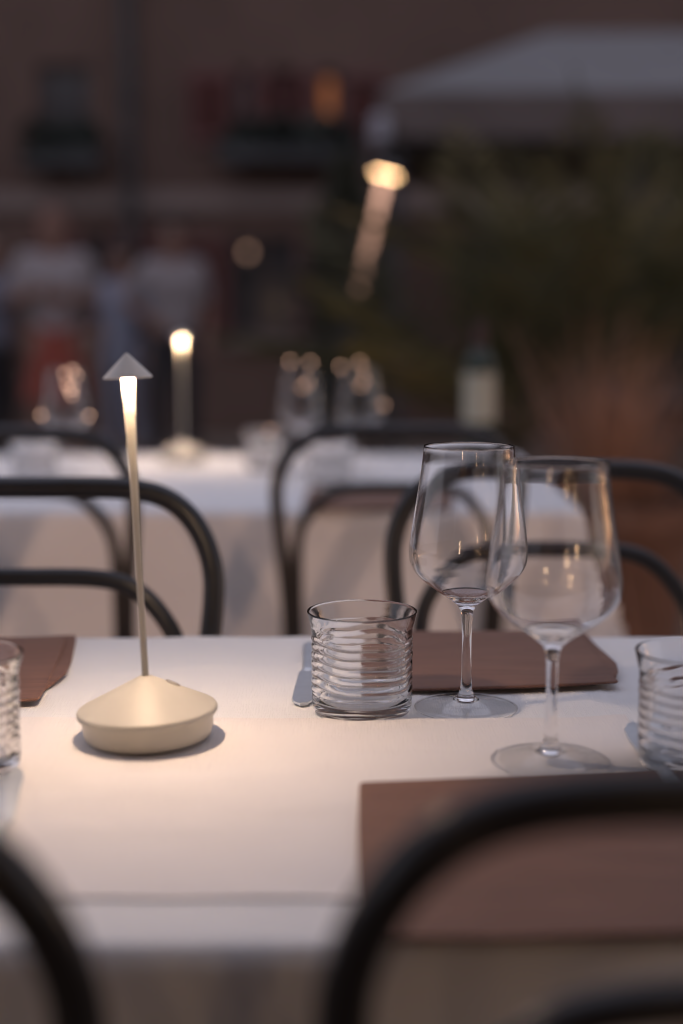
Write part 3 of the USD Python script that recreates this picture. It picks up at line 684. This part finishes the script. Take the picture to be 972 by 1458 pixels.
# ------------------------------------------------------------------ glasses
def make_wine():
    t = thing('wine_glass', 'x', 'wine glass', group='clear stemmed wine glasses')
    # outlines from the rim down (radius, height), metres
    o = smooth_profile([(.0375, .2240), (.0390, .2085), (.0415, .1900), (.0450, .1680), (.0483, .1450), (.0492, .1365), (.0486, .1275), (.0458, .1205), (.0404, .1135), (.0316, .1060), (.0215, .0990)], 110)
    i = smooth_profile([(.0207, .0995), (.0310, .1065), (.0398, .1140), (.0451, .1209), (.0478, .1278), (.0484, .1365), (.0475, .1450), (.0442, .1680), (.0407, .1900), (.0382, .2085), (.0368, .2237), (.0371, .2243), (.0375, .2240)], 110)
    obj('bowl', lathe(np.vstack([i, o[1:], i[:1]]), 128), 'glass', t, smooth=True)
    st = smooth_profile([(.0214, .0989), (.0130, .0930), (.0078, .0886), (.0053, .0835), (.0043, .0720), (.0040, .0540), (.0042, .0330), (.0050, .0190), (.0068, .0120), (.0112, .0080)], 90)
    up = smooth_profile([(0, .0962), (.0060, .0966), (.0125, .0976), (.0200, .0994), (.0214, .0989)], 30)
    obj('stem', lathe(np.vstack([up, st[1:], [(.0100, .0066), (.006, .0072), (0, .0076)]]), 96), 'glass', t, smooth=True)
    ft = smooth_profile([(.0113, .0079), (.0220, .0052), (.0340, .0032), (.0422, .0022), (.0424, .0016), (.0422, .0010), (.0400, .0009), (.034, .0017), (.022, .0036), (.0114, .0060), (.0113, .0079)], 90)
    f_ = obj('foot', lathe(ft, 128), 'thin_glass', t, smooth=True)
    ca = np.linspace(0, 2 * math.pi, 17)
    obj('rim', lathe([(.0431 + .00085 * math.cos(q_), .00115 + .00085 * math.sin(q_)) for q_ in ca], 128), 'glass', f_, smooth=True)
    return t
wine = make_wine()
def tumbler_profile():
    z = np.linspace(.004, .0855, 170)
    r = np.interp(z, [.004, .010, .020, .060, .067, .0715, .078, .0855], [.0415, .0423, .0421, .0421, .0423, .0426, .0443, .0462])
    ringz = np.where((z > .016) & (z < .0655), 1, 0) * np.clip((z - .016) / .004, 0, 1) * np.clip((.0655 - z) / .003, 0, 1)
    r = r + .0006 * ringz * (np.abs(np.sin((z - .016) / .0072 * math.pi)) ** .7 * 2 - 1)
    return np.c_[r, z]
def make_tumbler():
    t = thing('tumbler', 'x', 'tumbler', group='ribbed glass tumblers')
    o = tumbler_profile()[::-1]
    rim = [(.0444, .0857), (.0453, .0863), (.0460, .0860)]
    inner = smooth_profile([(0, .0085), (.030, .0088), (.0365, .0105), (.0385, .016), (.0387, .030), (.0387, .060), (.0395, .069), (.0422, .079), (.0444, .0857)], 90)
    foot = [(.0405, .0012), (.0385, 0), (.034, 0), (.028, .0022), (0, .0028)]
    m = lathe(np.vstack([inner, rim[1:], o, foot]), 144)
    # pressed glass is never quite true: the ribs wander
    v = m.vertices; a = np.arctan2(v[:, 1], v[:, 0]); rr = np.hypot(v[:, 0], v[:, 1])
    w = np.clip((v[:, 2] - .012) / .01, 0, 1) * np.clip((.08 - v[:, 2]) / .012, 0, 1)
    v[:, 2] += w * (.0010 * np.sin(a * 2 + .6) + .0007 * np.sin(a * 5 + 2) + .0009 * (meshkit.fbm(np.c_[np.cos(a) * 3, np.sin(a) * 3, v[:, 2] * 60], 2, 4) - .5)) * (rr > .0399)
    fac = 1 + np.where(rr > .0399, .010, .004)[:] * w * (meshkit.fbm(np.c_[np.cos(a) * 5, np.sin(a) * 5, v[:, 2] * 90], 2, 9) - .5)
    m.vertices = np.c_[v[:, :2] * fac[:, None], v[:, 2]]
    obj('glass_body', m, 'glass', t, smooth=True)
    return t
tumb = make_tumbler()
def put(src, label, px, py, rz=0, lift=.0003, first=False):
    p = at_z(px, py, TZ)
    a = np.linspace(0, 6.28, 13)
    z = max(on_cloth(p[0] + .04 * math.cos(q_), p[1] + .04 * math.sin(q_)) for q_ in a) * .4 + .6 * on_cloth(p[0], p[1]) + lift
    p = (p[0], p[1], z)
    if first:
        tag(src, label); set_chair(src, p[0], p[1], rz, z); return src
    return dup(src, label, p, rz)
put(wine, 'sharp clear wine glass right behind the tumbler, standing before the brown placemat', 663, 1009, first=True)
put(wine, 'slightly blurred wine glass nearest the camera, overlapping the sharp one', 783, 1090, rz=30, lift=.0022)
put(wine, 'blurred wine glass on the second table, left one of the sparkling pair', 428, 674)
put(wine, 'blurred wine glass on the second table, right one of the sparkling pair', 512, 676, rz=50)
put(wine, 'blurred wine glass on the second table at the far left of the photo', 96, 680, rz=80)
put(tumb, 'sharp ribbed tumbler beside the knife, lamp side of the wine glasses', 515, 1013, first=True)
put(tumb, 'ribbed tumbler cut by the right edge of the photo', 989, 1087, rz=70)
put(tumb, 'ribbed tumbler cut by the left edge of the photo', -54, 1103, rz=140, lift=.0032)
put(tumb, 'blurred tumbler on the second table beside its lamp', 378, 668, rz=20)
put(tumb, 'blurred tumbler on the second table between the sparkling wine glasses', 470, 690, rz=100)
put(tumb, 'blurred tumbler on the second table next to the leftmost wine glass', 50, 690, rz=200)

# ------------------------------------------------------------------ knives
def make_knife():
    t = thing('table_knife', 'x', 'knife', group='steel table knives')
    # along +y: blade tip at y = 0, handle end at y = 0.225
    blade = [(-.0105, .034), (-.0108, .02), (-.0085, .008), (-.003, .0005), (.003, .003), (.0085, .018), (.0098, .04), (.0095, .075), (.0085, .105), (.006, .118), (-.006, .118), (-.0085, .108)]
    m = trimesh.creation.extrude_polygon(Polygon(blade).buffer(0), .0016, engine='earcut'); m = m.subdivide().subdivide()
    m.vertices[:, 2] = np.where(m.vertices[:, 2] > .0008, .0016 + .0012 * np.clip(1 - np.abs(m.vertices[:, 0]) / .011, 0, 1), m.vertices[:, 2]) + .0012
    obj('blade', m, 'steel', t, smooth=30)
    M = manifold3d.Manifold
    h = M.batch_hull([M.sphere(1, 20).scale((.0055, .006, .0024)).translate((0, .119, .003)), M.sphere(1, 20).scale((.0088, .010, .0036)).translate((0, .213, .0037))])
    obj('handle', tm(h), 'steel', t, smooth=60)
    return t
knife = make_knife()
def knife_at(px, py, px2, py2, label, first=False):
    a, b = at_z(px, py, TZ + .002), at_z(px2, py2, TZ + .002)
    rz = math.degrees(math.atan2(b[1] - a[1], b[0] - a[0])) - 90
    if first:
        tag(knife, label); set_chair(knife, a[0], a[1], rz, TZ + .0014); return
    dup(knife, label, (a[0], a[1], TZ + .0036), rz)
knife_at(432, 1006, 446, 905, 'steel table knife lying left of the sharp tumbler, tip towards us', True)
knife_at(897, 1037, 985, 1160, 'steel knife behind the right edge tumbler, only its tip showing')
knife_at(14, 1100, -10, 1240, 'steel knife at the left edge below the cut off tumbler')

# ------------------------------------------------------------------ bottle on the second table
bp = at_z(681, 648, TZ)
bt = thing('wine_bottle', 'dark wine bottle with a pale label on the second table', 'bottle', (bp[0], bp[1], TZ + .001))
obj('glass_body', lathe(np.vstack([[(0, .012)], [(.030, 0)], smooth_profile([(.0365, .003), (.0385, .010), (.0385, .205), (.035, .225), (.022, .246), (.0155, .262), (.0142, .300)], 80), [(.0142, .301), (.0165, .302), (.0165, .312), (.0140, .315), (0, .315)]]), 64), 'bottle_glass', bt)
obj('label', lathe([(.0386, .080), (.0389, .081), (.0389, .196), (.0386, .197), (.0386, .080)], 64), 'bottle_label', bt)
obj('capsule', lathe([(.0156, .256), (.0167, .257), (.0153, .298), (.0173, .301), (.0173, .313), (.0145, .3162), (0, .3162), (0, .3154), (.0145, .3154), (.0156, .256)], 48), 'capsule', bt)

# ------------------------------------------------------------------ unseen: the restaurant front, with awning, wall lamps and lanterns added for the light
rest = thing('restaurant_front', 'unseen plastered restaurant front behind the terrace tables, its awning added for shade', 'building')
FY = -2.6
obj('wall', box(-9, 9, FY - .4, FY, 0, 5.5), 'front_plaster', rest, smooth=False)
obj('door', cat(box(-.5, .5, FY + .002, FY + .05, 0, 2.15, .01)), 'shutter_red', rest)
obj('awning', cat(quads([(-5, FY + .01, 3.5), (5, FY + .01, 3.5), (5, .5, 2.75), (-5, .5, 2.75), (-5, .5, 2.5), (5, .5, 2.5)], [(0, 1, 2, 3), (3, 2, 5, 4)])), 'canvas', rest, smooth=False)  # awning added out of view to keep sky light off the near cloth
def added_lantern(x, y, label):  # added out of view to warm the hanging cloth of the second table
    t = thing('added_lantern', label, 'lantern', (x, y, 0), group='unseen lanterns added in the aisle')
    obj('frame', cat([box(sx * .10 - .008, sx * .10 + .008, sy * .10 - .008, sy * .10 + .008, .03, .42) for sx in (-1, 1) for sy in (-1, 1)], box(-.12, .12, -.12, .12, 0, .03, .006), lathe([(0, .50), (.03, .495), (.165, .425), (.16, .42), (0, .42)], 4)), 'dark_metal', t, smooth=False)
    obj('candle', lathe([(0, .03), (.035, .03), (.036, .25), (.030, .253), (0, .247)], 32), 'shirt_white', t)
    obj('flame', moved(trimesh.creation.icosphere(3, .045), (0, 0, .33)), 'added_lantern_glow', t)
added_lantern(1.95, 1.52, 'added lit lantern, out of view, on the ground to the right of the aisle between the tables')
added_lantern(-2.05, 1.55, 'added lit lantern, out of view, on the ground to the left of the aisle between the tables')
for x, z in ((-1.3, 1.25), (.95, 1.32), (1.35, 1.12), (2.3, 1.4)):  # unseen lamps, set at heights that give glints in the bowls
    wl = obj('added_wall_lamp', cat(box(x - .05, x + .05, FY + .002, FY + .03, z - .1, z + .14, .01), tube([(x, FY + .03, z + .08), (x, FY + .10, z + .13), (x, FY + .14, z + .07)], .01, 8)), 'dark_metal', rest)
    obj('bulb', moved(trimesh.creation.icosphere(3, .055), (x, FY + .14, z + .02)), 'added_lamp_glow', wl)
# ------------------------------------------------------------------ glowing beads added in place of glints on the second table's glasses
def glint_beads(label, spots, Y):
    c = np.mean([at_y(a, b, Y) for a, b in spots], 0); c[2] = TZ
    t = thing('glint_beads', label, 'glint bead', c, group='beads added for glints on the second table')
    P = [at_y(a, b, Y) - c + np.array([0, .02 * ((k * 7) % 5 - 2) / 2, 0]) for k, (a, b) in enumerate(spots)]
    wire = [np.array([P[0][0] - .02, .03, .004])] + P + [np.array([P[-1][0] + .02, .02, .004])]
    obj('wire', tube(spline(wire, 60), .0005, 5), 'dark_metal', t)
    for p_ in P: obj('bulb', moved(trimesh.creation.icosphere(1, .0028), p_), 'glint_glow', t)  # made-up emitters on a wire, glowing where the glasses glint
glint_beads('glowing beads added for the glints on the sparkling pair of wine glasses', [(385, 612), (413, 515), (430, 552), (442, 516), (438, 545), (485, 522), (512, 516), (515, 527), (518, 541), (513, 550), (545, 576)], 3.02)
glint_beads('glowing beads added for the glints at the leftmost wine glass', [(62, 590), (92, 532), (100, 528), (110, 534), (94, 548), (106, 552), (102, 562), (96, 556), (128, 592)], 2.55)
